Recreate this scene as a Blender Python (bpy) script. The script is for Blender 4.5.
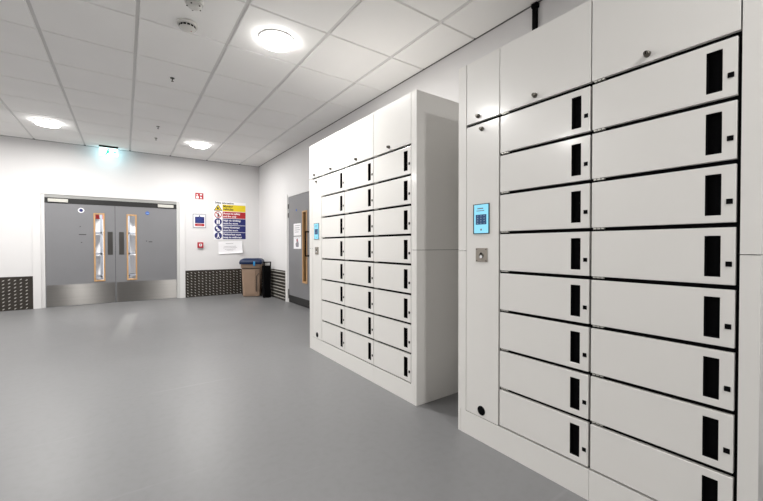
import bpy, bmesh, math, random
from mathutils import Vector, Matrix, Euler
random.seed(4)
SC = bpy.context.scene
COL = SC.collection
for o in list(bpy.data.objects):
    bpy.data.objects.remove(o)

# ------------------------------------------------------------------ camera
cam_d = bpy.data.cameras.new('camera')
cam = bpy.data.objects.new('camera', cam_d)
COL.objects.link(cam)
YAW, PITCH, ROLL, F_PX = 0.6164769, -0.0134677, -0.0010969, 362.2378
fw = Vector((math.sin(YAW) * math.cos(PITCH), math.cos(YAW) * math.cos(PITCH), math.sin(PITCH)))
rt0 = Vector((math.cos(YAW), -math.sin(YAW), 0))
up0 = rt0.cross(fw)
rt = math.cos(ROLL) * rt0 + math.sin(ROLL) * up0
up = -math.sin(ROLL) * rt0 + math.cos(ROLL) * up0
M = Matrix((rt, up, -fw)).transposed().to_4x4()
M.translation = Vector((0, 0, 1.15))
cam.matrix_world = M
cam_d.sensor_width = 36
cam_d.lens = F_PX / 763 * 36
cam_d.clip_start = 0.05
SC.camera = cam

# ------------------------------------------------------------------ world, exposure
w = bpy.data.worlds.new('world')
SC.world = w
w.use_nodes = True
w.node_tree.nodes['Background'].inputs[0].default_value = (0.9, 0.95, 1, 1)
w.node_tree.nodes['Background'].inputs[1].default_value = 0.05
SC.view_settings.view_transform = 'Standard'
SC.view_settings.look = 'None'
SC.view_settings.gamma = 1
SC.view_settings.use_curve_mapping = False
SC.view_settings.exposure = 0.0
LAMP_W = 54           # watts of each round ceiling light

# ------------------------------------------------------------------ sizes
D, H, R, L = 9.062, 3.092, 2.7175, 1.694      # back wall, ceiling, right wall, locker fronts
XL, YF = -4.2, -3.6                            # left wall, wall behind the camera
TX, TY, TS = -0.614, 4.447, 0.7178             # ceiling grid

# ------------------------------------------------------------------ materials
def mat(name, col, rough=0.5, metal=0.0, noise=0.0, nscale=8.0, bump=0.0, bscale=60.0,
        emit=None, strength=0.0, spec=0.5, rvar=0.0, coat=0.0, stretch=None):
    m = bpy.data.materials.new(name)
    m.use_nodes = True
    nt = m.node_tree
    b = nt.nodes['Principled BSDF']
    b.inputs['Base Color'].default_value = (*col, 1)
    b.inputs['Roughness'].default_value = rough
    b.inputs['Metallic'].default_value = metal
    b.inputs['Specular IOR Level'].default_value = spec
    b.inputs['Coat Weight'].default_value = coat
    b.inputs['Coat Roughness'].default_value = 0.12
    tc = nt.nodes.new('ShaderNodeTexCoord')
    mp = nt.nodes.new('ShaderNodeMapping')
    if stretch:
        mp.inputs['Scale'].default_value = stretch
    nt.links.new(tc.outputs['Object'], mp.inputs['Vector'])
    n = nt.nodes.new('ShaderNodeTexNoise')
    n.inputs['Scale'].default_value = nscale
    n.inputs['Detail'].default_value = 5
    nt.links.new(mp.outputs['Vector'], n.inputs['Vector'])
    mx = nt.nodes.new('ShaderNodeMix')
    mx.data_type = 'RGBA'
    mx.inputs[6].default_value = (*[c * (1 - noise) for c in col], 1)
    mx.inputs[7].default_value = (*[min(1, c * (1 + noise)) for c in col], 1)
    nt.links.new(n.outputs['Fac'], mx.inputs[0])
    nt.links.new(mx.outputs[2], b.inputs['Base Color'])
    if rvar:
        mr = nt.nodes.new('ShaderNodeMapRange')
        mr.inputs['To Min'].default_value = max(0.02, rough - rvar)
        mr.inputs['To Max'].default_value = rough + rvar
        nt.links.new(n.outputs['Fac'], mr.inputs['Value'])
        nt.links.new(mr.outputs[0], b.inputs['Roughness'])
    if bump:
        n2 = nt.nodes.new('ShaderNodeTexNoise')
        n2.inputs['Scale'].default_value = bscale
        n2.inputs['Detail'].default_value = 4
        nt.links.new(mp.outputs['Vector'], n2.inputs['Vector'])
        bp = nt.nodes.new('ShaderNodeBump')
        bp.inputs['Strength'].default_value = bump
        bp.inputs['Distance'].default_value = 0.01
        nt.links.new(n2.outputs['Fac'], bp.inputs['Height'])
        nt.links.new(bp.outputs[0], b.inputs['Normal'])
    if emit:
        b.inputs['Emission Color'].default_value = (*emit, 1)
        b.inputs['Emission Strength'].default_value = strength
    return m

WALL = mat('painted_plaster', (0.68, 0.67, 0.672), 0.6, noise=0.02, nscale=1.5, bump=0.03, bscale=90)
TILE = mat('ceiling_tile', (0.86, 0.85, 0.835), 0.85, noise=0.035, nscale=2.2, bump=0.08, bscale=220)
GRID = mat('ceiling_grid', (0.66, 0.65, 0.64), 0.5, noise=0.03)
EDGE = mat('shadow_line_trim', (0.10, 0.10, 0.10), 0.6, noise=0.05)  # dark tone stands for the shadow line at the ceiling edge
WHITE = mat('white_gloss_paint', (0.70, 0.69, 0.69), 0.35, noise=0.015)
DOORG = mat('grey_door_laminate', (0.19, 0.19, 0.20), 0.42, noise=0.05, nscale=3, bump=0.02)
STEEL = mat('brushed_steel', (0.26, 0.25, 0.24), 0.38, metal=1, noise=0.10, nscale=1.5, rvar=0.04, bump=0.0,
            bscale=8, stretch=(0.5, 1, 30))
_b = STEEL.node_tree.nodes['Principled BSDF']
_b.inputs['Anisotropic'].default_value = 1.0
_b.inputs['Anisotropic Rotation'].default_value = 0.25
_t = STEEL.node_tree.nodes.new('ShaderNodeTangent')
_t.direction_type = 'RADIAL'
_t.axis = 'Z'
STEEL.node_tree.links.new(_t.outputs[0], _b.inputs['Tangent'])
STEELP = mat('satin_steel', (0.11, 0.105, 0.10), 0.35, metal=0.9, noise=0.06)
ALU = mat('pale_aluminium', (0.55, 0.54, 0.50), 0.4, metal=0.6, noise=0.03)
HEADG = mat('grey_head', (0.30, 0.30, 0.29), 0.5, noise=0.05)
JAMBG = mat('pale_grey_jamb', (0.55, 0.55, 0.54), 0.5, noise=0.03)
BLACK = mat('black_plastic', (0.0025, 0.0025, 0.003), 0.7, noise=0.1, spec=0.05)
DARK = mat('dark_header', (0.008, 0.008, 0.008), 0.6, noise=0.1)
OAK = mat('oak_bead', (0.50, 0.29, 0.13), 0.45, noise=0.22, nscale=6, stretch=(14, 14, 1))
LOCK = mat('locker_white_metal', (0.735, 0.72, 0.695), 0.30, noise=0.012, nscale=2, bump=0.012, bscale=35, coat=0.25)
NICKEL = mat('nickel', (0.13, 0.12, 0.105), 0.35, metal=1, noise=0.05)
PLATE = mat('chequer_plate', (0.05, 0.043, 0.037), 0.38, metal=0.55, noise=0.3, nscale=12)
LUG = mat('worn_lug_highlight', (0.56, 0.54, 0.50), 0.35, metal=0.2, noise=0.2, nscale=12)  # pale tone holds the lugs' highlight as well as wear
GLASS = mat('clear_glass', (1, 1, 1), 0.02)
_g = GLASS.node_tree.nodes['Principled BSDF']
_g.inputs['Transmission Weight'].default_value = 1
_g.inputs['IOR'].default_value = 1.05
PAPER = mat('paper', (0.82, 0.81, 0.83), 0.7, noise=0.02)
INK = mat('grey_ink', (0.25, 0.24, 0.27), 0.7, noise=0.05)
BLKINK = mat('black_ink', (0.02, 0.02, 0.02), 0.6, noise=0.05)
YEL = mat('sign_yellow', (0.72, 0.55, 0.012), 0.5, noise=0.03)
RED = mat('sign_red', (0.38, 0.006, 0.012), 0.5, noise=0.03)
DRED = mat('call_point_red', (0.42, 0.015, 0.03), 0.35, noise=0.05)
BLUE = mat('sign_blue', (0.006, 0.011, 0.125), 0.5, noise=0.03)
BLUE2 = mat('notice_blue', (0.03, 0.10, 0.42), 0.4, noise=0.03)
READER = mat('reader_plate', (0.30, 0.27, 0.235), 0.4, metal=0.5, noise=0.05)
BROWN = mat('tan_bin_plastic', (0.30, 0.205, 0.145), 0.5, noise=0.06, nscale=5)
LIDB = mat('blue_lid_plastic', (0.002, 0.013, 0.052), 0.45, noise=0.08, spec=0.3)
CLIPB = mat('bright_blue_plastic', (0.02, 0.22, 0.50), 0.35, noise=0.05)
RUBBER = mat('black_rubber', (0.012, 0.012, 0.012), 0.7, noise=0.1)
DETW = mat('detector_white', (0.62, 0.61, 0.58), 0.45, noise=0.02)
LAMPM = mat('lamp_diffuser', (0.9, 0.9, 0.9), 0.5, emit=(1, 0.985, 0.96), strength=22)
SCREEN = mat('lit_screen', (0.05, 0.1, 0.12), 0.2, emit=(0.26, 0.70, 0.92), strength=1.0)
SCRDK = mat('screen_keypad', (0.01, 0.03, 0.08), 0.2, emit=(0.012, 0.05, 0.12), strength=0.8)
SCRLT = mat('screen_digits', (0.3, 0.4, 0.5), 0.2, emit=(0.10, 0.2, 0.34), strength=0.8)
EXW = mat('exit_panel_lit', (0.8, 1, 0.95), 0.4, emit=(0.72, 1.0, 0.95), strength=2.2)
EXG = mat('exit_green_lit', (0.05, 0.5, 0.3), 0.4, emit=(0.02, 0.75, 0.45), strength=0.8)
REDL = mat('rack_sign_red', (0.6, 0.02, 0.02), 0.4, noise=0.02)
RACK = mat('rack_grey_metal', (0.16, 0.17, 0.19), 0.45, metal=0.3, noise=0.05)

# floor: grey sealed screed with soft cloudy wear and faint marks
def floor_mat():
    m = mat('sealed_grey_floor', (0.172, 0.172, 0.176), 0.40, noise=0.07, nscale=0.9, bump=0.02, bscale=14, rvar=0.07, spec=0.4)
    nt = m.node_tree
    b = nt.nodes['Principled BSDF']
    mx = [n for n in nt.nodes if n.bl_idname == 'ShaderNodeMix'][0]
    tc = [n for n in nt.nodes if n.bl_idname == 'ShaderNodeTexCoord'][0]
    n2 = nt.nodes.new('ShaderNodeTexNoise')
    n2.inputs['Scale'].default_value = 22
    n2.inputs['Detail'].default_value = 8
    nt.links.new(tc.outputs['Object'], n2.inputs['Vector'])
    cr = nt.nodes.new('ShaderNodeValToRGB')
    cr.color_ramp.elements[0].position = 0.30
    cr.color_ramp.elements[0].color = (0.95, 0.95, 0.945, 1)
    cr.color_ramp.elements[1].position = 0.55
    cr.color_ramp.elements[1].color = (1, 1, 1, 1)
    nt.links.new(n2.outputs['Fac'], cr.inputs[0])
    # long thin scuffs
    mp = nt.nodes.new('ShaderNodeMapping')
    mp.inputs['Rotation'].default_value = (0, 0, 0.5)
    mp.inputs['Scale'].default_value = (0.35, 9, 1)
    nt.links.new(tc.outputs['Object'], mp.inputs['Vector'])
    n3 = nt.nodes.new('ShaderNodeTexNoise')
    n3.inputs['Scale'].default_value = 2.0
    n3.inputs['Detail'].default_value = 6
    nt.links.new(mp.outputs[0], n3.inputs['Vector'])
    cr2 = nt.nodes.new('ShaderNodeValToRGB')
    cr2.color_ramp.elements[0].position = 0.66
    cr2.color_ramp.elements[0].color = (1, 1, 1, 1)
    cr2.color_ramp.elements[1].position = 0.74
    cr2.color_ramp.elements[1].color = (1.12, 1.12, 1.12, 1)
    nt.links.new(n3.outputs['Fac'], cr2.inputs[0])
    prev = mx.outputs[2]
    for c in (cr, cr2):
        mu = nt.nodes.new('ShaderNodeMix')
        mu.data_type = 'RGBA'
        mu.blend_type = 'MULTIPLY'
        mu.inputs[0].default_value = 1
        nt.links.new(prev, mu.inputs[6])
        nt.links.new(c.outputs[0], mu.inputs[7])
        prev = mu.outputs[2]
    # one pale soft-edged streak in front of the double doors
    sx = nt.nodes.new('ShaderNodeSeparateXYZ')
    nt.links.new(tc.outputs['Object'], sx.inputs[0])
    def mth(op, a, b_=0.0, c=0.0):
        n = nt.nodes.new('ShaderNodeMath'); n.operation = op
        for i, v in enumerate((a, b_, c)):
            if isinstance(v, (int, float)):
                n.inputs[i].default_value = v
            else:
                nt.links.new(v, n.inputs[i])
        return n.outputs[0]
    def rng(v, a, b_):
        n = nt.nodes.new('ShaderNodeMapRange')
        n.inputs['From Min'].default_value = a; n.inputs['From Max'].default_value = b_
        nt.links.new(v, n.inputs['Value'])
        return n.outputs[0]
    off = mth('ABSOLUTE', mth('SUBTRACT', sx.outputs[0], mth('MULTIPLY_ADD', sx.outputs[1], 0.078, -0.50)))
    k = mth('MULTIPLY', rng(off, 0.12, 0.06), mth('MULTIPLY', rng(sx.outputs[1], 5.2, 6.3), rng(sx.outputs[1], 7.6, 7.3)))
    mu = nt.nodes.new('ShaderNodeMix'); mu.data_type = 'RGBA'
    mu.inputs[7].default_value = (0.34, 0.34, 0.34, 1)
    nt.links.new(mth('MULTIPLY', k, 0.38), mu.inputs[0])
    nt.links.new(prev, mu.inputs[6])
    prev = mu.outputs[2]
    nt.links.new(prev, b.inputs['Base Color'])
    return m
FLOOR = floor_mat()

# ------------------------------------------------------------------ mesh helpers
class MB:
    """collects shapes; build() links them as ONE mesh object"""
    def __init__(s):
        s.bm = bmesh.new()
        s.mats = []

    def mi(s, m):
        if m not in s.mats:
            s.mats.append(m)
        return s.mats.index(m)

    def poly(s, pts, m):
        f = s.bm.faces.new([s.bm.verts.new(p) for p in pts])
        f.material_index = s.mi(m)
        return f

    def hexa(s, p, m):
        v = [s.bm.verts.new(q) for q in p]
        for idx in ((0, 3, 2, 1), (4, 5, 6, 7), (0, 1, 5, 4), (1, 2, 6, 5), (2, 3, 7, 6), (3, 0, 4, 7)):
            f = s.bm.faces.new([v[i] for i in idx])
            f.material_index = s.mi(m)
        return s

    def box(s, x0, x1, y0, y1, z0, z1, m):
        x0, x1 = min(x0, x1), max(x0, x1)
        y0, y1 = min(y0, y1), max(y0, y1)
        z0, z1 = min(z0, z1), max(z0, z1)
        return s.hexa([(x0, y0, z0), (x1, y0, z0), (x1, y1, z0), (x0, y1, z0),
                       (x0, y0, z1), (x1, y0, z1), (x1, y1, z1), (x0, y1, z1)], m)

    def lathe(s, c, prof, m, axis='Z', n=24, smooth=True):
        """prof: list of (radius, height along the axis)"""
        rings = []
        for r, h in prof:
            ring = []
            for k in range(n):
                a = 2 * math.pi * k / n
                u, v = r * math.cos(a), r * math.sin(a)
                p = {'Z': (u, v, h), 'X': (h, u, v), 'Y': (v, h, u)}[axis]
                ring.append(s.bm.verts.new((c[0] + p[0], c[1] + p[1], c[2] + p[2])))
            rings.append(ring)
        for a_, b_ in zip(rings, rings[1:]):
            for k in range(n):
                f = s.bm.faces.new((a_[k], a_[(k + 1) % n], b_[(k + 1) % n], b_[k]))
                f.material_index = s.mi(m)
                f.smooth = smooth
        for ring, rev in ((rings[0], True), (rings[-1], False)):
            f = s.bm.faces.new(ring[::-1] if rev else ring)
            f.material_index = s.mi(m)
        return s

    def prism(s, pts, d, m, plane='XZ', off=0.0):
        """extrude an outline (u,v) from off by d along the plane's normal"""
        def P(u, v, t):
            return {'XZ': (u, t, v), 'YZ': (t, u, v), 'XY': (u, v, t)}[plane]
        a_ = [s.bm.verts.new(P(u, v, off)) for u, v in pts]
        b_ = [s.bm.verts.new(P(u, v, off + d)) for u, v in pts]
        n = len(pts)
        for f in [s.bm.faces.new(a_[::-1]), s.bm.faces.new(b_)] + \
                 [s.bm.faces.new((a_[k], a_[(k + 1) % n], b_[(k + 1) % n], b_[k])) for k in range(n)]:
            f.material_index = s.mi(m)
        return s

    def slab_x(s, x0, x1, ys, zs, holes, m):
        """slab whose face looks along -X, cut by ys/zs, open where (i,j) is in holes"""
        V = {}
        def v(x, i, j):
            k = (x, i, j)
            if k not in V:
                V[k] = s.bm.verts.new((x, ys[i], zs[j]))
            return V[k]
        ny, nz = len(ys) - 1, len(zs) - 1
        solid = {(i, j) for i in range(ny) for j in range(nz)} - set(holes)
        mi = s.mi(m)
        for i, j in solid:
            for x in (x0, x1):
                f = s.bm.faces.new((v(x, i, j), v(x, i + 1, j), v(x, i + 1, j + 1), v(x, i, j + 1)))
                f.material_index = mi
            for di, dj, a_, b_ in ((-1, 0, (i, j), (i, j + 1)), (1, 0, (i + 1, j), (i + 1, j + 1)),
                                   (0, -1, (i, j), (i + 1, j)), (0, 1, (i, j + 1), (i + 1, j + 1))):
                if (i + di, j + dj) not in solid:
                    f = s.bm.faces.new((v(x0, *a_), v(x0, *b_), v(x1, *b_), v(x1, *a_)))
                    f.material_index = mi
        return s

    def shift(s, dx, dy, dz):
        bmesh.ops.translate(s.bm, verts=s.bm.verts, vec=(dx, dy, dz))
        return s

    def rotz(s, a):
        bmesh.ops.rotate(s.bm, verts=s.bm.verts, cent=(0, 0, 0), matrix=Matrix.Rotation(a, 3, 'Z'))
        return s

    def mesh(s, name):
        bmesh.ops.recalc_face_normals(s.bm, faces=s.bm.faces)
        me = bpy.data.meshes.new(name)
        s.bm.to_mesh(me)
        s.bm.free()
        for m in s.mats:
            me.materials.append(m)
        return me

    def build(s, name, parent=None, loc=(0, 0, 0), bevel=0.0):
        return link(name, s.mesh(name), parent, loc, bevel)


def link(name, me, parent=None, loc=(0, 0, 0), bevel=0.0):
    o = bpy.data.objects.new(name, me)
    COL.objects.link(o)
    o.location = loc
    if parent:
        o.parent = parent
    if bevel:
        b = o.modifiers.new('bevel', 'BEVEL')
        b.width = bevel
        b.segments = 2
        b.limit_method = 'ANGLE'
        b.angle_limit = math.radians(35)
    return o

def tag(o, label, cat, group=None):
    o['label'] = label
    o['category'] = cat
    if group:
        o['group'] = group
    return o

def struct(o):
    o['kind'] = 'structure'
    return o

def thing(name, label, cat, loc, group=None, rz=0):
    o = bpy.data.objects.new(name, None)
    COL.objects.link(o)
    o.empty_display_size = 0.1
    o.location = loc
    o.rotation_euler = (0, 0, rz)
    if label:
        tag(o, label, cat, group)
    return o

def text_into(mb, body, x, z, size, m, plane='XZ', at=0.0, th=0.001, bold=0.0, align='LEFT', xs=1.0):
    """extruded lettering merged into an MB; plane XZ faces -Y"""
    cu = bpy.data.curves.new('t', 'FONT')
    cu.body = body
    cu.size = size
    cu.extrude = th
    cu.offset = bold
    cu.align_x = align
    cu.resolution_u = 2
    ob = bpy.data.objects.new('t', cu)
    COL.objects.link(ob)
    dg = bpy.context.evaluated_depsgraph_get()
    me = bpy.data.meshes.new_from_object(ob.evaluated_get(dg))
    bpy.data.objects.remove(ob)
    mi = mb.mi(m)
    vs = [mb.bm.verts.new((x + v.co.x * xs, at + v.co.z, z + v.co.y) if plane == 'XZ'
                          else (at + v.co.z, x - v.co.x * xs, z + v.co.y)) for v in me.vertices]
    for p in me.polygons:
        try:
            f = mb.bm.faces.new([vs[i] for i in p.vertices])
            f.material_index = mi
        except ValueError:
            pass
    bpy.data.meshes.remove(me)
    bpy.data.curves.remove(cu)

# ================================================================== STRUCTURE
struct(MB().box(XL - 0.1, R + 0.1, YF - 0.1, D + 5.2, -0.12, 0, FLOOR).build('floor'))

# walls: the back wall has the double door's opening, the right wall the side door's
OX0, OX1, OZ = -1.26, 0.985, 2.115            # back opening
SY0, SY1, SZ = 5.98, 7.135, 2.165             # side opening
mb = MB()
mb.box(XL, OX0, D, D + 0.15, 0, H + 0.15, WALL)
mb.box(OX1, R + 0.1, D, D + 0.15, 0, H + 0.15, WALL)
mb.box(OX0, OX1, D, D + 0.15, OZ, H + 0.15, WALL)
struct(mb.build('wall_back'))
mb = MB()
mb.box(R, R + 0.15, YF, SY0, 0, H + 0.15, WALL)
mb.box(R, R + 0.15, SY1, D, 0, H + 0.15, WALL)
mb.box(R, R + 0.15, SY0, SY1, SZ, H + 0.15, WALL)
struct(mb.build('wall_right'))
struct(MB().box(XL - 0.15, XL, YF, D, 0, H + 0.15, WALL).build('wall_left'))
struct(MB().box(XL - 0.15, R + 0.15, YF - 0.15, YF, 0, H + 0.15, DOORG).build('wall_front'))

# suspended ceiling: tiles drop a little below the grid that carries them
mb = MB()
i0 = int(math.floor((XL - TX) / TS)); i1 = int(math.ceil((R - TX) / TS))
j0 = int(math.floor((YF - TY) / TS)); j1 = int(math.ceil((D - TY) / TS))
gx, gy = 0.013, 0.0055
def tile(x0, x1, y0, y1):
    b = 0.006
    mb.hexa([(x0 + b, y0 + b, H), (x1 - b, y0 + b, H), (x1 - b, y1 - b, H), (x0 + b, y1 - b, H),
             (x0, y0, H + 0.012), (x1, y0, H + 0.012), (x1, y1, H + 0.012), (x0, y1, H + 0.012)], TILE)
for i in range(i0, i1):
    for j in range(j0, j1):
        x0, x1 = max(XL, TX + i * TS + gx), min(R - 0.012, TX + (i + 1) * TS - gx)
        y0, y1 = max(YF, TY + j * TS + gy), min(D - 0.012, TY + (j + 1) * TS - gy)
        if x1 - x0 > 0.05 and y1 - y0 > 0.05:
            tile(x0, x1, y0, y1)
mb.box(XL, R, YF, D, H + 0.0125, H + 0.10, GRID)
struct(mb.build('ceiling'))
# angle trim round the ceiling edge, its dark colour drawing a shadow line
mb = MB()
mb.box(XL, R, D - 0.010, D, H - 0.002, H + 0.012, EDGE)
struct(mb.build('trim_1'))
mb = MB()
mb.box(R - 0.010, R, YF, D - 0.01, H - 0.001, H + 0.012, EDGE)
struct(mb.build('trim_2'))

# chequer plate wainscot
def lug(mb, u, z, sgn, place):
    l, wd, t = 0.023, 0.0095, 0.005
    a = math.radians(38) * sgn
    ca, sa = math.cos(a), math.sin(a)
    q = [(-l, 0), (0, -wd), (l, 0), (0, wd)]
    base = [mb.bm.verts.new(place(u + x * ca - y * sa, z + x * sa + y * ca, 0)) for x, y in q]
    top = [mb.bm.verts.new(place(u + 0.6 * (x * ca - y * sa), z + 0.6 * (x * sa + y * ca), t)) for x, y in q]
    mi = mb.mi(LUG)
    fs = [mb.bm.faces.new(top)] + [mb.bm.faces.new((base[k], base[(k + 1) % 4], top[(k + 1) % 4], top[k])) for k in range(4)]
    for f in fs:
        f.material_index = mi

def chequer(name, u0, u1, zt, place, alt):
    mb = MB()
    P = place
    c = [P(u0, 0.0, -0.008), P(u1, 0.0, -0.008), P(u1, zt, -0.008), P(u0, zt, -0.008),
         P(u0, 0.0, 0.0), P(u1, 0.0, 0.0), P(u1, zt, 0.0), P(u0, zt, 0.0)]
    mb.hexa(c, PLATE)
    nu = int((u1 - u0 - 0.03) / 0.075)
    for a in range(nu):
        for b in range(int((zt - 0.02) / 0.063)):
            lug(mb, u0 + 0.045 + a * 0.075, 0.03 + b * 0.063 + (0.015 if a % 2 else 0),
                1 if (alt and (a + b) % 1 == 0) else -1, P)
    return struct(mb.build(name))
pb = lambda u, z, t: (u, D - 0.008 - t, z)
pr = lambda u, z, t: (R - 0.008 - t, u, z)
chequer('trim_3', XL, -1.372, 0.60, pb, True)
chequer('trim_4', 1.09, R, 0.60, pb, False)
# the plate on the right wall shows as raised horizontal bars
mb = MB()
mb.box(R - 0.006, R, SY1 + 0.13, D - 0.012, 0, 0.63, PLATE)
for k in range(9):
    z = 0.05 + k * 0.068
    mb.hexa([(R - 0.006, SY1 + 0.15, z - 0.008), (R - 0.006, D - 0.03, z - 0.008), (R - 0.006, D - 0.03, z + 0.008), (R - 0.006, SY1 + 0.15, z + 0.008),
             (R - 0.016, SY1 + 0.155, z - 0.003), (R - 0.016, D - 0.035, z - 0.003), (R - 0.016, D - 0.035, z + 0.003), (R - 0.016, SY1 + 0.155, z + 0.003)], LUG)
struct(mb.build('trim_5'))

# ---- double door in the back wall
d1 = thing('door_1', None, None, (-0.145, D, 0))
struct(d1)
ox, oy = -0.145, D
def P1(mb):
    return mb.shift(-ox, -oy, 0)
mb = MB()   # architrave boards standing proud of the wall
mb.box(-1.37, OX0, D - 0.016, D, 0, 2.125, WHITE)
mb.box(OX1, 1.088, D - 0.016, D, 0, 2.125, WHITE)
P1(mb).build('architrave', d1, bevel=0.002)
mb = MB()   # frame lining: white left side, pale grey right side, grey head
mb.box(OX0, -1.207, D + 0.012, D + 0.14, 0, OZ, WHITE)
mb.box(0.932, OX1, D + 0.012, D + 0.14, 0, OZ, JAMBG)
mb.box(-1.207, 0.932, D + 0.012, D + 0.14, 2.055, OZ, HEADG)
P1(mb).build('door_frame', d1, bevel=0.002)
mb = MB()  # near-black band between the leaf tops and the frame head
mb.box(-1.207, 0.932, D + 0.016, D + 0.075, 1.955, 2.055, DARK)
P1(mb).build('dark_head_band', d1)
P1(MB().box(-0.1585, -0.1525, D + 0.024, D + 0.066, 0.004, 1.955, RUBBER)).build('gap_light_stop', d1)  # strip added to block light coming through between the leaves
VX = [(-0.497, -0.322), (0.032, 0.207)]
for k in range(2):
    x0, x1 = ((-1.203, -0.1585), (-0.1525, 0.928))[k]
    v0, v1 = VX[k]
    vz0, vz1 = 0.448, 1.797
    mb = MB()    # leaf with the hole for the vision panel
    y0, y1 = D + 0.020, D + 0.062
    mb.box(x0, v0, y0, y1, 0.006, 1.955, DOORG)
    mb.box(v1, x1, y0, y1, 0.006, 1.955, DOORG)
    mb.box(v0, v1, y0, y1, 0.006, vz0, DOORG)
    mb.box(v0, v1, y0, y1, vz1, 1.955, DOORG)
    leaf = P1(mb).build('leaf', d1)
    mb = MB()
    mb.box(x0 + 0.012, x1 - 0.008, y0 - 0.003, y0, 0.012, 0.415, STEEL)
    P1(mb).shift(0, 6, 0).build('kick_plate', leaf, (0, -6, 0))
    mb = MB()
    t = 0.026
    mb.box(v0, v0 + t, y0 - 0.010, y1 + 0.01, vz0, vz1, OAK)
    mb.box(v1 - t, v1, y0 - 0.010, y1 + 0.01, vz0, vz1, OAK)
    mb.box(v0 + t, v1 - t, y0 - 0.010, y1 + 0.01, vz0, vz0 + t, OAK)
    mb.box(v0 + t, v1 - t, y0 - 0.010, y1 + 0.01, vz1 - t, vz1, OAK)
    P1(mb).build('vision_frame', leaf, bevel=0.003)
    mb = MB()
    mb.box(v0 + t, v1 - t, y0 + 0.018, y0 + 0.024, vz0 + t, vz1 - t, GLASS)
    P1(mb).build('glass_pane', leaf)
    px0, px1 = ((-0.279, -0.196), (-0.094, -0.011))[k]
    mb = MB()
    mb.box(px0, px1, y0 - 0.003, y0, 0.972, 1.432, STEELP)
    P1(mb).build('push_plate', leaf, bevel=0.001)
    rx = (-0.683, 0.395)[k]
    mb = MB()
    if k == 0:
        mb.lathe((rx, y0, 1.838), [(0.048, 0), (0.048, -0.002)], PAPER, 'Y', 24, False)
        mb.lathe((rx, y0 - 0.002, 1.838), [(0.030, 0), (0.030, -0.001)], BLUE, 'Y', 24, False)
    else:
        mb.lathe((rx, y0, 1.838), [(0.036, 0), (0.036, -0.002)], BLUE2, 'Y', 24, False)
        mb.box(rx - 0.022, rx + 0.022, y0 - 0.003, y0 - 0.002, 1.832, 1.843, SCRLT)
    P1(mb).build('fire_door_roundel', leaf)
    c0, c1 = ((-1.158, -0.872), (0.582, 0.872))[k]
    mb = MB()
    mb.box(c0, c1, D - 0.012, D + 0.02, 1.972, 2.035, ALU)
    P1(mb).build('door_closer', d1, bevel=0.004)
    mb = MB()    # screw plugs and small slots in the leaf
    for (a, b, c) in (((-0.70, 1.525, 0.008), (-0.665, 1.371, 0.055), (-0.682, 1.217, 0.009)),
                      ((0.373, 1.252, 0.010), (0.445, 1.236, 0.032)))[k]:
        mb.box(a - c, a + c, y0 - 0.002, y0 + 0.001, b - 0.007, b + 0.007, BLKINK)
    P1(mb).build('fixing_mark', leaf)

# ---- single door in the right wall
d2 = thing('door_2', None, None, (R, 6.56, 0))
struct(d2)
def P2(mb):
    return mb.shift(-R, -6.56, 0)
mb = MB()
mb.box(R - 0.016, R + 0.0, SY1, SY1 + 0.115, 0, SZ + 0.03, WHITE)
mb.box(R - 0.016, R + 0.0, SY0 - 0.115, SY0, 0, SZ + 0.03, WHITE)
P2(mb).build('architrave', d2, bevel=0.002)
mb = MB()
mb.box(R + 0.0, R + 0.12, SY1 - 0.028, SY1, 0, SZ, WHITE)
mb.box(R + 0.0, R + 0.12, SY0, SY0 + 0.028, 0, SZ, WHITE)
mb.box(R + 0.0, R + 0.12, SY0 + 0.028, SY1 - 0.028, SZ - 0.028, SZ, WHITE)
P2(mb).build('door_frame', d2)
xf, xb = R + 0.006, R + 0.05
a0, a1, v0, v1, vz0, vz1 = SY0 + 0.031, SY1 - 0.031, 6.19, 6.40, 0.45, 1.80
mb = MB()
mb.box(xf, xb, a0, v0, 0.006, SZ - 0.03, DOORG)
mb.box(xf, xb, v1, a1, 0.006, SZ - 0.03, DOORG)
mb.box(xf, xb, v0, v1, 0.006, vz0, DOORG)
mb.box(xf, xb, v0, v1, vz1, SZ - 0.03, DOORG)
leaf = P2(mb).build('leaf', d2)
mb = MB()
t = 0.03
mb.box(xf - 0.014, xb + 0.01, v0, v0 + t, vz0, vz1, OAK)
mb.box(xf - 0.014, xb + 0.01, v1 - t, v1, vz0, vz1, OAK)
mb.box(xf - 0.014, xb + 0.01, v0 + t, v1 - t, vz0, vz0 + t, OAK)
mb.box(xf - 0.014, xb + 0.01, v0 + t, v1 - t, vz1 - t, vz1, OAK)
P2(mb).build('vision_frame', leaf, bevel=0.003)
P2(MB().box(xf + 0.018, xf + 0.024, v0 + t, v1 - t, vz0 + t, vz1 - t, GLASS)).build('glass_pane', leaf)
P2(MB().box(xf - 0.003, xf, a0 + 0.01, a1 - 0.01, 0.012, 0.155, RUBBER)).build('kick_plate', leaf)
mb = MB()      # D pull handle standing off the leaf
for z in (0.965, 1.40):
    mb.lathe((xf, 6.115, z), [(0.012, 0), (0.012, -0.065)], BLACK, 'X', 12)
mb.lathe((xf - 0.065, 6.115, 0.953), [(0.012, 0), (0.012, 0.459)], BLACK, 'Z', 12)
P2(mb).build('pull_handle', leaf)
for z0, z1 in ((1.90, 1.99), (1.72, 1.81), (0.08, 0.27)):
    P2(MB().box(xf - 0.012, xf + 0.01, a1 - 0.012, a1 + 0.014, z0, z1, STEELP)).build('hinge', leaf)
mb = MB()
mb.lathe((xf, 6.70, 1.84), [(0.024, 0), (0.024, -0.002)], BLUE2, 'X', 20, False)
P2(mb).build('fire_door_roundel', leaf)

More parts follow.
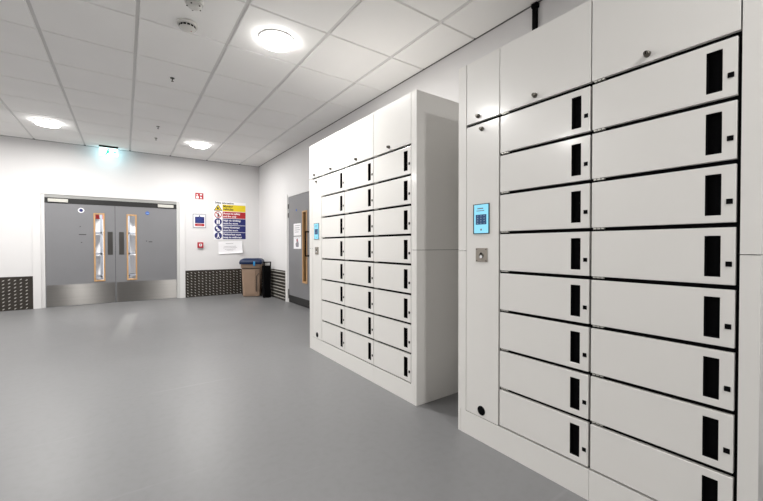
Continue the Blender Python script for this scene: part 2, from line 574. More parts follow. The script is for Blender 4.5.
# ---- the store seen through the door glass
SB = D + 4.6
struct(MB().box(XL - 0.1, R + 0.1, SB, SB + 0.1, 0, 3.2, WALL).build('wall_store_back'))
struct(MB().box(-3.0, -2.9, D + 0.15, SB, 0, 3.2, WALL).build('wall_store_left'))
struct(MB().box(2.6, 2.7, D + 0.15, SB, 0, 3.2, WALL).build('wall_store_right'))
struct(MB().box(XL, R + 0.1, D + 0.15, SB, 3.1, 3.2, WALL).build('ceiling_store'))
# side passage behind the single door
struct(MB().box(R + 1.4, R + 1.5, SY0 - 1.2, SY1 + 1.0, 0, 3.1, DOORG).build('wall_passage'))

# ================================================================== CEILING LIGHTS
def ceiling_light(x, y, label):
    t = thing('ceiling_light', label, 'ceiling light', (x, y, H), 'round lights in the ceiling tiles')
    MB().lathe((0, 0, 0), [(0.162, 0), (0.162, -0.010), (0.158, -0.014), (0.140, -0.014)], WHITE, 'Z', 40).build('rim', t)
    MB().lathe((0, 0, 0), [(0.150, -0.014), (0.154, -0.028), (0.146, -0.042), (0.125, -0.052), (0.07, -0.059), (0.01, -0.061)], LAMPM, 'Z', 40).build('diffuser', t)
    ld = bpy.data.lights.new('lamp', 'AREA')
    ld.shape = 'DISK'
    ld.size = 0.28
    ld.energy = LAMP_W
    ld.color = (1, 0.985, 0.955)
    lo = bpy.data.objects.new('lamp', ld)
    COL.objects.link(lo)
    lo.parent = t
    lo.location = (0, 0, -0.065)
    return t
LX = [TX - 0.5 * TS, TX + 2.5 * TS]
LY = [TY - 7.5 * TS, TY - 1.5 * TS, TY + 4.5 * TS]
ceiling_light(LX[1], LY[1], 'round white ceiling light nearest the lockers, largest of the three glowing in view')
ceiling_light(LX[0], LY[2], 'round ceiling light glowing left of the green exit sign')
ceiling_light(LX[1], LY[2], 'round ceiling light glowing near the back wall above the right double door leaf')
ceiling_light(LX[0], LY[1], 'round ceiling light over the open floor left of the lockers, outside the picture')
ceiling_light(LX[1], LY[0], 'round ceiling light behind the viewer beside the near lockers, outside the picture')
ceiling_light(TX - 3.5 * TS, LY[1], 'round ceiling light by the left wall halfway down the room, outside the picture')
ceiling_light(TX - 3.5 * TS, LY[0], 'added unseen ceiling light behind the viewer by the left wall, outside the picture')  # unseen lamp added to brighten the locker fronts
ceiling_light(TX - 3.5 * TS, LY[2], 'round ceiling light by the left wall near the back, outside the picture')
t = thing('store_light', 'bright round ceiling light in the store behind the double doors', 'ceiling light', (-0.1, D + 2.2, 3.1))
MB().lathe((0, 0, 0), [(0.30, 0), (0.30, -0.03), (0.25, -0.05)], LAMPM, 'Z', 32).build('diffuser', t)
ld = bpy.data.lights.new('lamp', 'AREA'); ld.shape = 'DISK'; ld.size = 0.5; ld.energy = 360
lo = bpy.data.objects.new('lamp', ld); COL.objects.link(lo); lo.parent = t; lo.location = (0, 0, -0.055)

# ================================================================== LOCKERS
ROW0, ROWH, ZB = 0.142, 0.21575, 0.142

def lock_mb(y, z):
    mb = MB()
    mb.lathe((0, y, z), [(0.0125, 0.002), (0.0125, -0.004), (0.010, -0.012), (0.0085, -0.020)], NICKEL, 'X', 16)
    mb.box(-0.021, -0.0195, y - 0.0015, y + 0.0015, z - 0.006, z + 0.006, BLACK)
    return mb

def locker_bank(name, label, y0, y1, post_l, post_r, panel_w, cols, tops, top_z, row_top, gv, hoff):
    """fronts look along -X; y0 is the end nearer the viewer. cols are column edges from high Y to low Y"""
    t = thing(name, label, 'lockers', (L, y0, 0))
    Y = lambda y: y - y0
    back = R - 0.02 - L
    span = y1 - y0
    rowh = (row_top - ZB) / 8
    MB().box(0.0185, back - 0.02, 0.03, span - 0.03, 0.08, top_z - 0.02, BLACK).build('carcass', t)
    MB().box(0.019, back, 0.022, span - 0.022, top_z - 0.018, top_z, LOCK).build('top_panel', t)
    MB().box(back - 0.018, back, 0.022, span - 0.022, 0.0, top_z - 0.018, LOCK).build('back_panel', t)
    seam = 1.118
    for (a, b, w_, s) in ((0.0, 0.020, post_r, 1), (span - 0.020, span, post_l, -1)):
        for z0, z1 in ((0.0, seam - 0.0015), (seam + 0.0015, top_z)):
            mb = MB()
            # one folded sheet: front return and side, drawn as an L outline
            if s == 1:
                pts = [(0.0, a), (back, a), (back, b), (0.03, b), (0.03, w_), (0.0, w_)]
            else:
                pts = [(0.0, b), (back, b), (back, a), (0.03, a), (0.03, span - w_), (0.0, span - w_)]
            zl = max(z0, ZB - 0.002)
            if s == -1 and z0 > 1 and tops[0] > y1 - 0.01:     # the top door covers this corner
                mb.prism(pts, row_top + 0.002 - zl, LOCK, 'XY', zl)
                mb.box(0.0188, back, a, b, row_top + 0.002, z1, LOCK)
            else:
                mb.prism(pts, z1 - zl, LOCK, 'XY', zl)
            if z0 < ZB:
                mb.box(0.0, back, a, b, z0, ZB - 0.002, LOCK)
            mb.build('side_panel', t)
    ym = Y(cols[-2]) if len(cols) < 4 else Y(cols[2])
    for a, b in ((0.022, ym - 0.0008), (ym + 0.0008, span - 0.022)):
        MB().box(0.0, 0.03, a, b, 0.0, ZB - 0.002, LOCK).build('plinth', t)
    # control panel door
    pa, pb_ = Y(cols[0]) + gv * 0.5, span - post_l - 0.003
    mb = MB()
    ys = [pa, pb_]
    mb.box(0.0, 0.018, pa, pb_, ZB + 0.002, row_top - 0.008, LOCK)
    cd = mb.build('control_door', t, bevel=0.0015)
    mid = (pa + pb_) / 2
    sy0, sy1, sz0, sz1 = mid - 0.050, mid + 0.052, 1.222, 1.388
    mb = MB()
    mb.box(-0.0045, 0.004, sy0 - 0.004, sy1 + 0.008, sz0 - 0.004, sz1 + 0.004, BLACK)
    mb.box(-0.006, -0.004, sy0, sy1, sz0, sz1, SCREEN)
    mb.box(-0.0068, -0.0055, sy0 + 0.013, sy1 - 0.013, sz0 + 0.050, sz0 + 0.108, SCRDK)
    for a in range(3):
        for b in range(4):
            yy, zz = sy0 + 0.028 + a * 0.023, sz0 + 0.057 + b * 0.0145
            mb.box(-0.0074, -0.0066, yy - 0.0022, yy + 0.0022, zz - 0.0022, zz + 0.0022, SCRLT)
    mb.box(-0.0068, -0.0055, sy0 + 0.035, sy1 - 0.025, sz1 - 0.026, sz1 - 0.020, RACK)
    mb.box(-0.0068, -0.0055, sy0 + 0.028, sy1 - 0.018, sz1 - 0.038, sz1 - 0.034, RACK)
    mb.lathe((-0.0055, mid, sz0 + 0.020), [(0.006, 0), (0.006, -0.001)], RACK, 'X', 12, False)
    mb.build('touch_screen', cd)
    mb = MB()
    mb.box(-0.004, 0.001, mid - 0.041, mid + 0.041, 1.055, 1.135, READER)
    mb.lathe((-0.004, mid, 1.092), [(0.015, 0), (0.015, -0.003)], NICKEL, 'X', 20)
    mb.lathe((-0.007, mid, 1.085), [(0.009, 0), (0.009, -0.0015)], PAPER, 'X', 16)
    mb.lathe((-0.007, mid, 1.104), [(0.006, 0), (0.006, -0.001)], BLACK, 'X', 12)
    for a in (-1, 1):
        for b in (-1, 1):
            mb.lathe((-0.004, mid + a * 0.033, 1.095 + b * 0.033), [(0.003, 0), (0.003, -0.001)], BLACK, 'X', 8)
    mb.build('card_reader', cd, bevel=0.0)
    mb = MB()
    mb.lathe((0.0, mid, ZB + 0.042), [(0.027, 0.002), (0.027, -0.002)], BLACK, 'X', 24, False)
    mb.build('cable_port', cd)
    lock_mb(mid, row_top - 0.042).build('lock', cd)
    # doors of the columns
    cache = {}
    for ci in range(len(cols) - 1):
        ya, yb = Y(cols[ci + 1]) + gv * 0.5, Y(cols[ci]) - gv * 0.5
        h1, h2 = Y(cols[ci + 1]) + hoff, Y(cols[ci + 1]) + hoff + 0.043
        gz = 0.0085
        key = round(yb - ya, 4)
        zt = rowh - gz
        hz0, hz1 = rowh - 0.181, rowh - 0.037
        mb = MB()
        mb.slab_x(0.0, 0.018, [ya, h1, h2, yb], [gz, hz0, hz1, zt], [(1, 1)], LOCK)
        door_me = mb.mesh('locker_door')
        mb = MB()      # recessed pull: open box sunk into the door
        e = 0.0
        x0, x1 = 0.0004, 0.0165
        o_ = [(h1, hz0), (h2, hz0), (h2, hz1), (h1, hz1)]
        ins = 0.003
        i_ = [(h1 + ins, hz0 + ins), (h2 - ins, hz0 + ins), (h2 - ins, hz1 - ins), (h1 + ins, hz1 - ins)]
        for k in range(4):
            k2 = (k + 1) % 4
            mb.poly([(x0, *o_[k]), (x0, *o_[k2]), (x0, *i_[k2]), (x0, *i_[k])], BLACK)
            mb.poly([(x0, *i_[k]), (x0, *i_[k2]), (x1, *i_[k2]), (x1, *i_[k])], BLACK)
        mb.poly([(x1, *q) for q in i_], BLACK)
        pull_me = mb.mesh('pull')
        sy = Y(cols[ci + 1]) + hoff * 0.5
        mb = MB()
        mb.box(-0.002, 0.004, sy - 0.0085, sy + 0.0085, rowh - 0.144, rowh - 0.126, BLACK)
        slot_me = mb.mesh('lock_indicator')
        mb = MB()      # thin hinge leaves in the gap above the door
        hy = yb - 0.006
        for q in range(3):
            mb.box(0.002, 0.014, hy - 0.012 - q * 0.016, hy - q * 0.016, rowh + 0.001, rowh + 0.007, ALU)
        hinge_me = mb.mesh('hinge')
        for r_ in range(8):
            z = ZB + r_ * rowh
            d_ = link('locker_door', door_me, t, (0, 0, z), 0.0015)
            link('pull', pull_me, d_)
            link('lock_indicator', slot_me, d_, bevel=0.001)
            link('hinge', hinge_me, d_)
    # top doors: edges from high Y to low Y
    for k in range(len(tops) - 1):
        ya, yb = Y(tops[k + 1]) + 0.0026, Y(tops[k]) - 0.0026
        d_ = MB().box(0.0, 0.018, ya, yb, row_top + 0.0085, top_z, LOCK).build('top_door', t, bevel=0.0012)
        for ly in LOCKS[name][k]:
            lock_mb(Y(ly), row_top + 0.039).build('lock', d_)
    return t

LOCKS = {'locker_bank': [[1.409], [1.050], [0.569]]}
locker_bank('locker_bank', 'white parcel locker bank nearest the viewer, with two columns of doors, cut by right edge',
            0.248, 1.562, 0.061, 0.050, 0.24, [1.261, 0.780, 0.304], [1.499, 1.261, 0.780, 0.300], 2.239, 1.867, 0.010, 0.043)
LOCKS['locker_bank'] = [[3.652, 3.265], [2.778], [2.287]]
locker_bank('locker_bank', 'white parcel locker bank further back beside the side door, with three columns of doors',
            1.959, 3.79, 0.080, 0.058, 0.22, [3.486, 2.995, 2.506, 2.020], [3.788, 2.995, 2.506, 2.018], 2.256, 1.882, 0.006, 0.040)

# ================================================================== THINGS ON THE BACK WALL
# safety information board
W0, W1, ZB0, ZB1 = 1.675, 2.395, 1.295, 2.180
t = thing('safety_sign', 'large safety board with yellow, red and blue bands on the back wall', 'sign', (W0, D, ZB0))
S_ = lambda mb: mb.shift(-W0, -D, -ZB0)
S_(MB().box(W0, W1, D - 0.006, D, ZB0, ZB1, PAPER)).build('board', t)
mb = MB()
text_into(mb, 'Safety information', W0 + 0.03, 2.132, 0.056, BLKINK, at=D - 0.007, th=0.0008, bold=0.002)
S_(mb).build('title', t)
rows = [(YEL, BLKINK, ['Moving', 'vehicles']), (RED, PAPER, ['Access to safety', 'and fire only']),
        (BLUE, PAPER, ['High vis clothing', 'must be worn']), (BLUE, PAPER, ['Safety footwear', 'must be worn']),
        (BLUE, PAPER, ['Pedestrians must', 'keep to walkways'])]
rh = (2.115 - 1.30) / 5
def disc_pts(cx, cz, r, n=24, a0=0.0):
    return [(cx + r * math.cos(a0 + 2 * math.pi * k / n), cz + r * math.sin(a0 + 2 * math.pi * k / n)) for k in range(n)]
for k, (m, im, lines) in enumerate(rows):
    zt = 2.113 - k * rh
    zb = zt - rh + 0.010
    zc = (zt + zb) / 2
    mb = MB()
    mb.box(W0 + 0.195, W1 - 0.006, D - 0.0075, D - 0.006, zb, zt, m)
    ts = 0.072 if k == 0 else 0.058
    for q, ln in enumerate(lines):
        text_into(mb, ln, W0 + 0.208, zt - 0.062 - q * 0.066, ts, im, at=D - 0.0085, th=0.0006, bold=0.0022 if k == 0 else 0.0015, xs=1.0)
    S_(mb).build('sign_band', t)
    mb = MB()
    cx = W0 + 0.098
    o1, o2 = D - 0.0075, D - 0.0085
    if k == 0:
        mb.prism([(cx - 0.095, zc - 0.072), (cx + 0.095, zc - 0.072), (cx, zc + 0.082)], 0.0015, BLKINK, 'XZ', o1)
        mb.prism([(cx - 0.070, zc - 0.058), (cx + 0.070, zc - 0.058), (cx, zc + 0.056)], 0.0012, YEL, 'XZ', o1 - 0.001)
        # little fork truck
        mb.box(cx - 0.028, cx + 0.010, o2 - 0.0015, o2, zc - 0.042, zc - 0.016, BLKINK)
        mb.box(cx - 0.022, cx + 0.004, o2 - 0.0015, o2, zc - 0.016, zc + 0.012, BLKINK)
        mb.box(cx + 0.014, cx + 0.020, o2 - 0.0015, o2, zc - 0.046, zc + 0.014, BLKINK)
        mb.box(cx + 0.020, cx + 0.038, o2 - 0.0015, o2, zc - 0.046, zc - 0.040, BLKINK)
    elif k == 1:
        mb.prism(disc_pts(cx, zc, 0.080), 0.0015, RED, 'XZ', o1)
        mb.prism(disc_pts(cx, zc, 0.062), 0.0012, PAPER, 'XZ', o1 - 0.001)
        mb.prism(disc_pts(cx, zc + 0.030, 0.014, 12), 0.001, BLKINK, 'XZ', o2 - 0.001)
        mb.prism([(cx - 0.018, zc - 0.05), (cx + 0.022, zc - 0.05), (cx + 0.026, zc + 0.012), (cx - 0.012, zc + 0.016)], 0.001, BLKINK, 'XZ', o2 - 0.001)
        mb.prism([(cx - 0.050, zc + 0.036), (cx - 0.038, zc + 0.048), (cx + 0.050, zc - 0.036), (cx + 0.038, zc - 0.048)], 0.001, RED, 'XZ', o2 - 0.0025)
    else:
        mb.prism(disc_pts(cx, zc, 0.080), 0.0015, BLUE, 'XZ', o1)
        if k == 2:      # vest
            for s in (-1, 1):
                mb.prism([(cx + s * 0.006, zc - 0.052), (cx + s * 0.034, zc - 0.052), (cx + s * 0.034, zc + 0.025), (cx + s * 0.022, zc + 0.052), (cx + s * 0.006, zc + 0.030)], 0.001, PAPER, 'XZ', o2)
        elif k == 3:    # boots
            mb.prism([(cx - 0.045, zc - 0.01), (cx - 0.045, zc + 0.045), (cx - 0.015, zc + 0.045), (cx - 0.012, zc + 0.015), (cx + 0.018, zc + 0.002), (cx + 0.018, zc - 0.01)], 0.001, PAPER, 'XZ', o2)
            mb.prism([(cx - 0.018, zc - 0.048), (cx - 0.018, zc - 0.016), (cx + 0.024, zc - 0.016), (cx + 0.050, zc - 0.034), (cx + 0.050, zc - 0.048)], 0.001, PAPER, 'XZ', o2)
        else:           # walking figure
            mb.prism(disc_pts(cx, zc + 0.042, 0.013, 12), 0.001, PAPER, 'XZ', o2)
            mb.prism([(cx - 0.016, zc - 0.01), (cx + 0.016, zc - 0.01), (cx + 0.014, zc + 0.028), (cx - 0.014, zc + 0.028)], 0.001, PAPER, 'XZ', o2)
            mb.prism([(cx - 0.036, zc - 0.052), (cx - 0.022, zc - 0.054), (cx + 0.004, zc - 0.010), (cx - 0.014, zc - 0.010)], 0.001, PAPER, 'XZ', o2)
            mb.prism([(cx + 0.020, zc - 0.054), (cx + 0.034, zc - 0.052), (cx + 0.014, zc - 0.010), (cx - 0.002, zc - 0.010)], 0.001, PAPER, 'XZ', o2)
    S_(mb).build('pictogram', t)

# loose paper notice, curling at its lower right corner
def paper_sheet(name, label, origin, w_, h_, curl, lines, yaxis=False, tilt=0.0, cat='paper notice'):
    t = thing(name, label, cat, origin)
    n = 12
    mb = MB()
    def P(u, v, off=0.0):
        c = max(0.0, (u / w_ - 0.62) / 0.38) ** 2 * (1 - v / h_) * curl
        c2 = max(0.0, (0.25 - v / h_) / 0.25) ** 2 * curl * 0.4
        d = 0.002 + c + c2 + off
        z = v + tilt * u
        return (-d, -u, z) if yaxis else (u, -d, z)
    for off in (0.0, 0.0006):
        for i in range(n):
            for j in range(n):
                mb.poly([P(w_ * i / n, h_ * j / n, off), P(w_ * (i + 1) / n, h_ * j / n, off),
                         P(w_ * (i + 1) / n, h_ * (j + 1) / n, off), P(w_ * i / n, h_ * (j + 1) / n, off)], PAPER)
    bmesh.ops.remove_doubles(mb.bm, verts=mb.bm.verts, dist=0.00005)
    mb.build('sheet', t)
    mb = MB()
    for (u0, u1, v, hh) in lines:
        k = 8
        for i in range(k):
            a = (u0 + (u1 - u0) * i / k) * w_; b = (u0 + (u1 - u0) * (i + 1) / k) * w_
            mb.poly([P(a, v * h_, 0.0012), P(b, v * h_, 0.0012), P(b, v * h_ + hh, 0.0012), P(a, v * h_ + hh, 0.0012)], INK)
    mb.build('print', t)
    return t
paper_sheet('paper_notice', 'white landscape paper notice with curled corner taped below the safety board', (1.775, D, 0.955), 0.53, 0.292, 0.045,
            [(0.30, 0.62, 0.80, 0.008), (0.22, 0.74, 0.56, 0.006), (0.20, 0.78, 0.46, 0.006), (0.26, 0.72, 0.34, 0.006), (0.34, 0.62, 0.26, 0.006)], tilt=0.05)

# small red sign with extinguisher pictogram
t = thing('fire_sign', 'small red sign with white pictograms high on the wall above the framed notice', 'sign', (1.30, D, 2.205))
MB().box(0, 0.165, -0.004, 0, 0, 0.135, RED).build('plate', t)
mb = MB()
mb.prism([(0.018, 0.012), (0.070, 0.012), (0.070, 0.060), (0.052, 0.072), (0.018, 0.060)], 0.001, PAPER, 'XZ', -0.0055)
mb.prism(disc_pts(0.040, 0.092, 0.016, 10), 0.001, PAPER, 'XZ', -0.0055)
mb.prism([(0.098, 0.020), (0.128, 0.014), (0.132, 0.050), (0.100, 0.056)], 0.001, PAPER, 'XZ', -0.0055)
mb.prism([(0.095, 0.085), (0.138, 0.085), (0.138, 0.118), (0.118, 0.110), (0.095, 0.118)], 0.001, PAPER, 'XZ', -0.0055)
mb.build('pictogram', t)

# framed blue notice on clear backing
t = thing('framed_notice', 'blue and red fire action notice in a clear frame between double doors and safety board', 'sign', (1.245, D, 1.555))
mb = MB()
fm = mat('clear_frame', (0.36, 0.37, 0.40), 0.25, noise=0.05)
for b in ((0, 0.27, 0, 0.018), (0, 0.27, 0.297, 0.315), (0, 0.016, 0.018, 0.297), (0.254, 0.27, 0.018, 0.297)):
    mb.box(b[0], b[1], -0.012, 0, b[2], b[3], fm)
mb.build('frame', t, bevel=0.002)
MB().box(0.016, 0.254, -0.006, 0, 0.018, 0.297, PAPER).build('backing', t)
mb = MB()
mb.box(0.045, 0.235, -0.008, -0.006, 0.105, 0.250, BLUE)
mb.box(0.045, 0.235, -0.008, -0.006, 0.040, 0.095, RED)
mb.prism(disc_pts(0.135, 0.268, 0.016, 14), 0.002, BLUE, 'XZ', -0.008)
for q in range(4):
    mb.box(0.07, 0.20 - 0.02 * (q % 2), -0.0088, -0.008, 0.215 - q * 0.030, 0.220 - q * 0.030, BLUE2)
mb.box(0.09, 0.19, -0.0088, -0.008, 0.063, 0.068, PAPER)
mb.build('notice', t)

# fire alarm call point
t = thing('call_point', 'small dark red fire alarm call point on wall beside double doors', 'alarm call point', (1.334, D, 1.105))
MB().box(0, 0.118, -0.045, 0, 0, 0.125, DRED).build('housing', t, bevel=0.006)
mb = MB()
mb.box(0.030, 0.088, -0.048, -0.044, 0.035, 0.092, PAPER)
mb.lathe((0.059, -0.048, 0.064), [(0.014, 0), (0.014, -0.001)], BLKINK, 'Y', 16, False)
mb.build('glass_plate', t)

# papers on the side door
paper_sheet('door_notice', 'upper white paper notice taped on the grey side door', (R + 0.006, 6.838, 1.345), 0.36, 0.235, 0.0,
            [(0.15, 0.85, 0.80, 0.010), (0.15, 0.80, 0.62, 0.010), (0.15, 0.85, 0.45, 0.010), (0.15, 0.7, 0.28, 0.010)], yaxis=True)
t = thing('door_notice', 'lower white paper notice with dark figure picture on the grey side door', 'paper notice', (R + 0.006, 6.838, 1.09))
MB().box(-0.003, 0, -0.365, 0, 0, 0.235, PAPER).build('sheet', t)
mb = MB()
mb.prism([(-0.25, 0.035), (-0.12, 0.035), (-0.10, 0.10), (-0.15, 0.13), (-0.14, 0.19), (-0.21, 0.20), (-0.23, 0.14), (-0.26, 0.10)], 0.001, INK, 'YZ', -0.004)
mb.prism(disc_pts(-0.18, 0.165, 0.026, 12), 0.001, DRED, 'YZ', -0.005)
mb.box(-0.004, -0.003, -0.33, -0.04, 0.208, 0.214, INK)
mb.build('print', t)

# illuminated exit sign hung from the ceiling by the back wall
EXX, EXY = -0.240, D - 0.22
t = thing('exit_sign', 'glowing green and white exit sign hung above the double doors', 'exit sign', (EXX, EXY, H))
MB().box(-0.150, 0.150, -0.025, 0.025, -0.036, 0.0, DARK).build('housing', t, bevel=0.004)
mb = MB()
mb.box(-0.145, 0.145, -0.005, 0.005, -0.190, -0.036, EXW)
pn = mb.build('lit_panel', t)
mb = MB()
yo = -0.0072
mb.box(-0.125, -0.119, yo, yo + 0.002, -0.165, -0.065, EXG)             # door edge
v0_ = len(mb.bm.verts)
mb.prism(disc_pts(-0.008, -0.076, 0.012, 12), 0.002, EXG, 'XZ', yo)      # running figure
mb.prism([(-0.030, -0.128), (0.004, -0.122), (0.006, -0.092), (-0.024, -0.090)], 0.002, EXG, 'XZ', yo)
mb.prism([(-0.052, -0.106), (-0.046, -0.098), (-0.020, -0.092), (-0.022, -0.102)], 0.002, EXG, 'XZ', yo)
mb.prism([(0.004, -0.100), (0.026, -0.112), (0.030, -0.104), (0.004, -0.090)], 0.002, EXG, 'XZ', yo)
mb.prism([(-0.050, -0.172), (-0.036, -0.172), (-0.006, -0.125), (-0.030, -0.125)], 0.002, EXG, 'XZ', yo)
mb.prism([(0.026, -0.156), (0.034, -0.148), (0.006, -0.122), (-0.012, -0.126)], 0.002, EXG, 'XZ', yo)
mb.bm.verts.ensure_lookup_table()
for v in mb.bm.verts[v0_:]:
    v.co.x = -0.012 + (v.co.x + 0.012) * 1.25
    v.co.z = -0.118 + (v.co.z + 0.118) * 1.25
mb.prism([(0.075, -0.112), (0.105, -0.085), (0.105, -0.103), (0.130, -0.103), (0.130, -0.121), (0.105, -0.121), (0.105, -0.139)], 0.002, EXG, 'XZ', yo)
mb.build('pictogram', pn)
ld = bpy.data.lights.new('sign_lamp', 'AREA'); ld.shape = 'RECTANGLE'; ld.size = 0.28; ld.size_y = 0.14
ld.energy = 0.8; ld.color = (0.4, 0.85, 1.0)
lo = bpy.data.objects.new('sign_lamp', ld); COL.objects.link(lo); lo.parent = t
lo.location = (0, 0.010, -0.115); lo.rotation_euler = (math.radians(90), 0, 0)

# ================================================================== CEILING FITTINGS
def smoke_detector(x, y, r, label, slots):
    t = thing('smoke_detector', label, 'smoke detector', (x, y, H), 'detectors on the ceiling')
    MB().lathe((0, 0, 0), [(r, 0), (r, -0.018), (r * 0.92, -0.026)], DETW, 'Z', 32).build('base', t)
    MB().lathe((0, 0, 0), [(r * 0.80, -0.026), (r * 0.80, -0.040), (r * 0.62, -0.052), (r * 0.30, -0.058)], DETW, 'Z', 32).build('head', t)
    mb = MB()
    if slots:
        for k in range(14):
            a0, a1 = 2 * math.pi * k / 14 + 0.05, 2 * math.pi * (k + 1) / 14 - 0.05
            pts = []
            for rr, z in ((r * 0.806, -0.025), (r * 0.806, -0.041)):
                pts.append([(rr * math.cos(a), rr * math.sin(a), z) for a in (a0, (a0 + a1) / 2, a1)])
            a_, b_ = pts
            for q in range(2):
                mb.poly([a_[q], a_[q + 1], b_[q + 1], b_[q]], BLACK)
        mb.lathe((r * 0.35, 0, -0.0565), [(0.004, 0), (0.004, -0.003)], RED, 'Z', 8)
    else:
        for k in range(5):
            a = 2 * math.pi * k / 5 + 0.4
            mb.lathe((r * 0.74 * math.cos(a), r * 0.74 * math.sin(a), -0.045), [(0.006, 0), (0.006, -0.004)], BLACK, 'Z', 8)
    mb.build('vent_slots' if slots else 'sensor_dots', t)
smoke_detector(0.464, 3.585, 0.082, 'round white smoke detector with black slots on the ceiling left of the nearest light', True)
smoke_detector(0.466, 3.225, 0.068, 'small pale ceiling detector with dots at the top edge of the picture', False)
def sprinkler(x, y, label, sc=0.8, plate=True):
    t = thing('sprinkler', label, 'sprinkler', (x, y, H), 'small sprinklers along the ceiling')
    MB().lathe((0, 0, 0), [(0.030 * sc, 0), (0.028 * sc, -0.006)], STEELP if plate else DETW, 'Z', 20).build('plate', t)
    mb = MB()
    mb.lathe((0, 0, -0.006), [(0.008 * sc, 0), (0.006 * sc, -0.030)], NICKEL, 'Z', 10)
    mb.lathe((0, 0, -0.036), [(0.018 * sc, 0), (0.018 * sc, -0.003)], NICKEL, 'Z', 14)
    mb.build('head', t)
sprinkler(0.466, 4.84, 'small dark sprinkler in ceiling tile, the one nearest the viewer')
sprinkler(0.458, 6.93, 'small metal sprinkler in the ceiling, middle of the row towards the back wall', 0.85)
sprinkler(0.475, 7.69, 'small sprinkler in the ceiling, furthest of the row from the viewer', 0.8)

# black cable trunking dropping from ceiling behind the near lockers
t = thing('cable_trunking', 'black vertical cable trunking on the right wall above the near lockers', 'trunking', (R, 1.68, 2.2))
MB().box(-0.03, 0, -0.018, 0.016, 0.0, H - 2.2 - 0.008, BLACK).build('channel', t)
MB().box(-0.04, 0, -0.03, 0.018, H - 2.2 - 0.040, H - 2.2 - 0.008, BLACK).build('end_box', t)

# ================================================================== BINS
def loft(mb, rings, m, smooth=False):
    vs = [[mb.bm.verts.new(p) for p in r_] for r_ in rings]
    n = len(rings[0])
    mi = mb.mi(m)
    fs = []
    for a_, b_ in zip(vs, vs[1:]):
        for k in range(n):
            fs.append(mb.bm.faces.new((a_[k], a_[(k + 1) % n], b_[(k + 1) % n], b_[k])))
    fs.append(mb.bm.faces.new(vs[0][::-1])); fs.append(mb.bm.faces.new(vs[-1]))
    for f in fs:
        f.material_index = mi
        f.smooth = smooth
def rrect(hx, y0, y1, r, z, n=4):
    pts = []
    for cx, cy, a0 in ((hx - r, y1 - r, 0), (-hx + r, y1 - r, 90), (-hx + r, y0 + r, 180), (hx - r, y0 + r, 270)):
        for k in range(n + 1):
            a = math.radians(a0 + 90 * k / n)
            pts.append((cx + r * math.cos(a), cy + r * math.sin(a), z))
    return pts
t = thing('wheelie_bin', 'tan wheelie bin with a dark blue lid standing in the corner below the paper notice', 'bin', (2.385, 8.50, 0), rz=math.radians(-24))
# local: front looks along -Y, wheels at +Y
mb = MB()
loft(mb, [rrect(0.180, -0.175, 0.185, 0.03, 0.015), rrect(0.205, -0.215, 0.215, 0.035, 0.70), rrect(0.205, -0.215, 0.215, 0.035, 0.745)], BROWN)
mb.build('body', t)
mb = MB()
loft(mb, [rrect(0.218, -0.230, 0.228, 0.04, 0.660), rrect(0.218, -0.230, 0.228, 0.04, 0.745)], BROWN)
mb.build('rim', t, bevel=0.004)
mb = MB()      # raised front panel and side arch ribs
mb.hexa([(-0.130, -0.186, 0.05), (0.085, -0.186, 0.05), (0.100, -0.224, 0.62), (-0.160, -0.224, 0.62),
         (-0.125, -0.172, 0.05), (0.080, -0.172, 0.05), (0.095, -0.205, 0.62), (-0.155, -0.205, 0.62)], BROWN)
mb.build('front_panel', t, bevel=0.003)
mb = MB()      # strips coloured as moulding shade: one under the rim, one arching down the side
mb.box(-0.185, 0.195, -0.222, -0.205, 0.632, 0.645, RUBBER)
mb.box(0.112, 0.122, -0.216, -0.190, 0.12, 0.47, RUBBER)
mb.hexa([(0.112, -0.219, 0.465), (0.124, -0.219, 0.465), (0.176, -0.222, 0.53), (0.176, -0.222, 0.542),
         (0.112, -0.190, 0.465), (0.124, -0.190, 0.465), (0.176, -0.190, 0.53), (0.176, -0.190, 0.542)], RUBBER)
mb.build('groove_shade', t)
mb = MB()
loft(mb, [rrect(0.245, -0.262, 0.245, 0.06, 0.738), rrect(0.250, -0.268, 0.248, 0.06, 0.785), rrect(0.232, -0.245, 0.238, 0.06, 0.830),
          rrect(0.18, -0.18, 0.18, 0.05, 0.862)], LIDB)
lid = mb.build('lid', t, bevel=0.004)
MB().box(0.06, 0.10, -0.285, -0.262, 0.70, 0.80, CLIPB).build('lid_clip', lid, bevel=0.004)
mb = MB()
for s in (-1, 1):
    mb.box(s * 0.17 - 0.012, s * 0.17 + 0.012, 0.21, 0.30, 0.74, 0.77, BROWN)
mb.lathe((-0.18, 0.295, 0.755), [(0.014, 0), (0.014, 0.36)], BROWN, 'X', 12)
mb.build('handle', t)
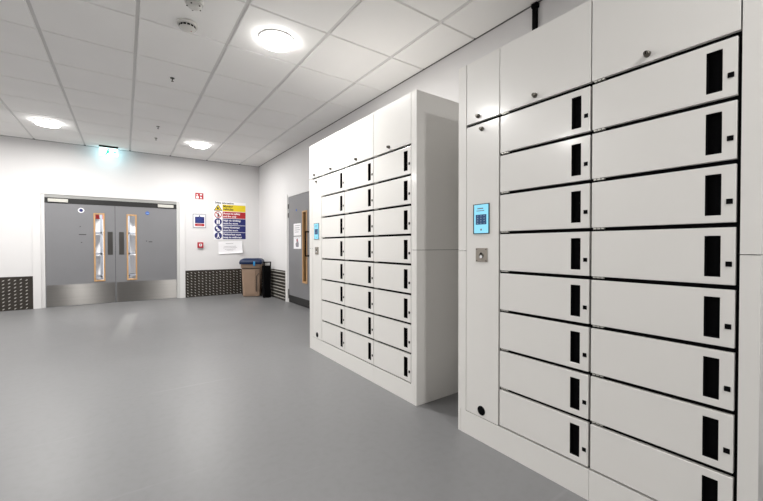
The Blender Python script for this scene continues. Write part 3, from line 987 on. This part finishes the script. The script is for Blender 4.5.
for s in (-1, 1):
    wh = MB().lathe((0.195 * s, 0.17, 0.10), [(0.092, 0), (0.10, 0.006 * s), (0.10, 0.045 * s), (0.092, 0.05 * s)], RUBBER, 'X', 28).build('wheel', t)
    MB().lathe((0.245 * s, 0.17, 0.10), [(0.032, 0), (0.026, 0.008 * s)], PAPER, 'X', 16).build('hub_cap', wh)
MB().lathe((-0.19, 0.17, 0.10), [(0.010, 0), (0.010, 0.38)], RUBBER, 'X', 10).build('axle', t)

t = thing('waste_bin', 'tall black plastic bin squeezed between the tan wheelie bin and right wall', 'bin', (2.568, 8.045, 0), rz=math.radians(-2))
mb = MB()
loft(mb, [rrect(0.076, -0.070, 0.07, 0.015, 0.0), rrect(0.082, -0.075, 0.075, 0.015, 0.71)], BLACK)
mb.build('body', t)
mb = MB()      # carrying hoop over the open top
mb.box(-0.082, -0.056, -0.07, -0.045, 0.70, 0.79, BLACK)
mb.box(0.060, 0.082, -0.07, -0.045, 0.70, 0.79, BLACK)
mb.box(-0.082, 0.082, -0.07, -0.045, 0.775, 0.80, BLACK)
mb.build('hoop', t, bevel=0.003)

# ================================================================== STORE CONTENTS (seen through the glass)
def rack(x, y, w_, label):
    t = thing('storage_rack', label, 'rack', (x, y, 0), 'grey metal racks in the store')
    for a in (0, w_):
        for b in (0, 0.5):
            MB().box(a - 0.02, a + 0.02, b - 0.02, b + 0.02, 0, 2.3, RACK).build('upright', t)
    for z in (0.25, 0.9, 1.5, 2.1):
        MB().box(-0.02, w_ + 0.02, -0.02, 0.52, z, z + 0.05, RACK).build('shelf', t)
rack(-1.75, SB - 0.62, 1.2, 'grey metal rack seen through the left door glass')
rack(0.10, SB - 0.62, 1.2, 'grey metal rack seen through the right door glass')
t = thing('wall_sign', 'red sign seen through the left door glass', 'sign', (-0.70, SB, 1.95))
MB().box(0, 0.22, -0.01, 0, 0, 0.22, REDL).build('plate', t)
MB().box(0.09, 0.12, -0.014, -0.01, 0.04, 0.18, PAPER).build('print', t)
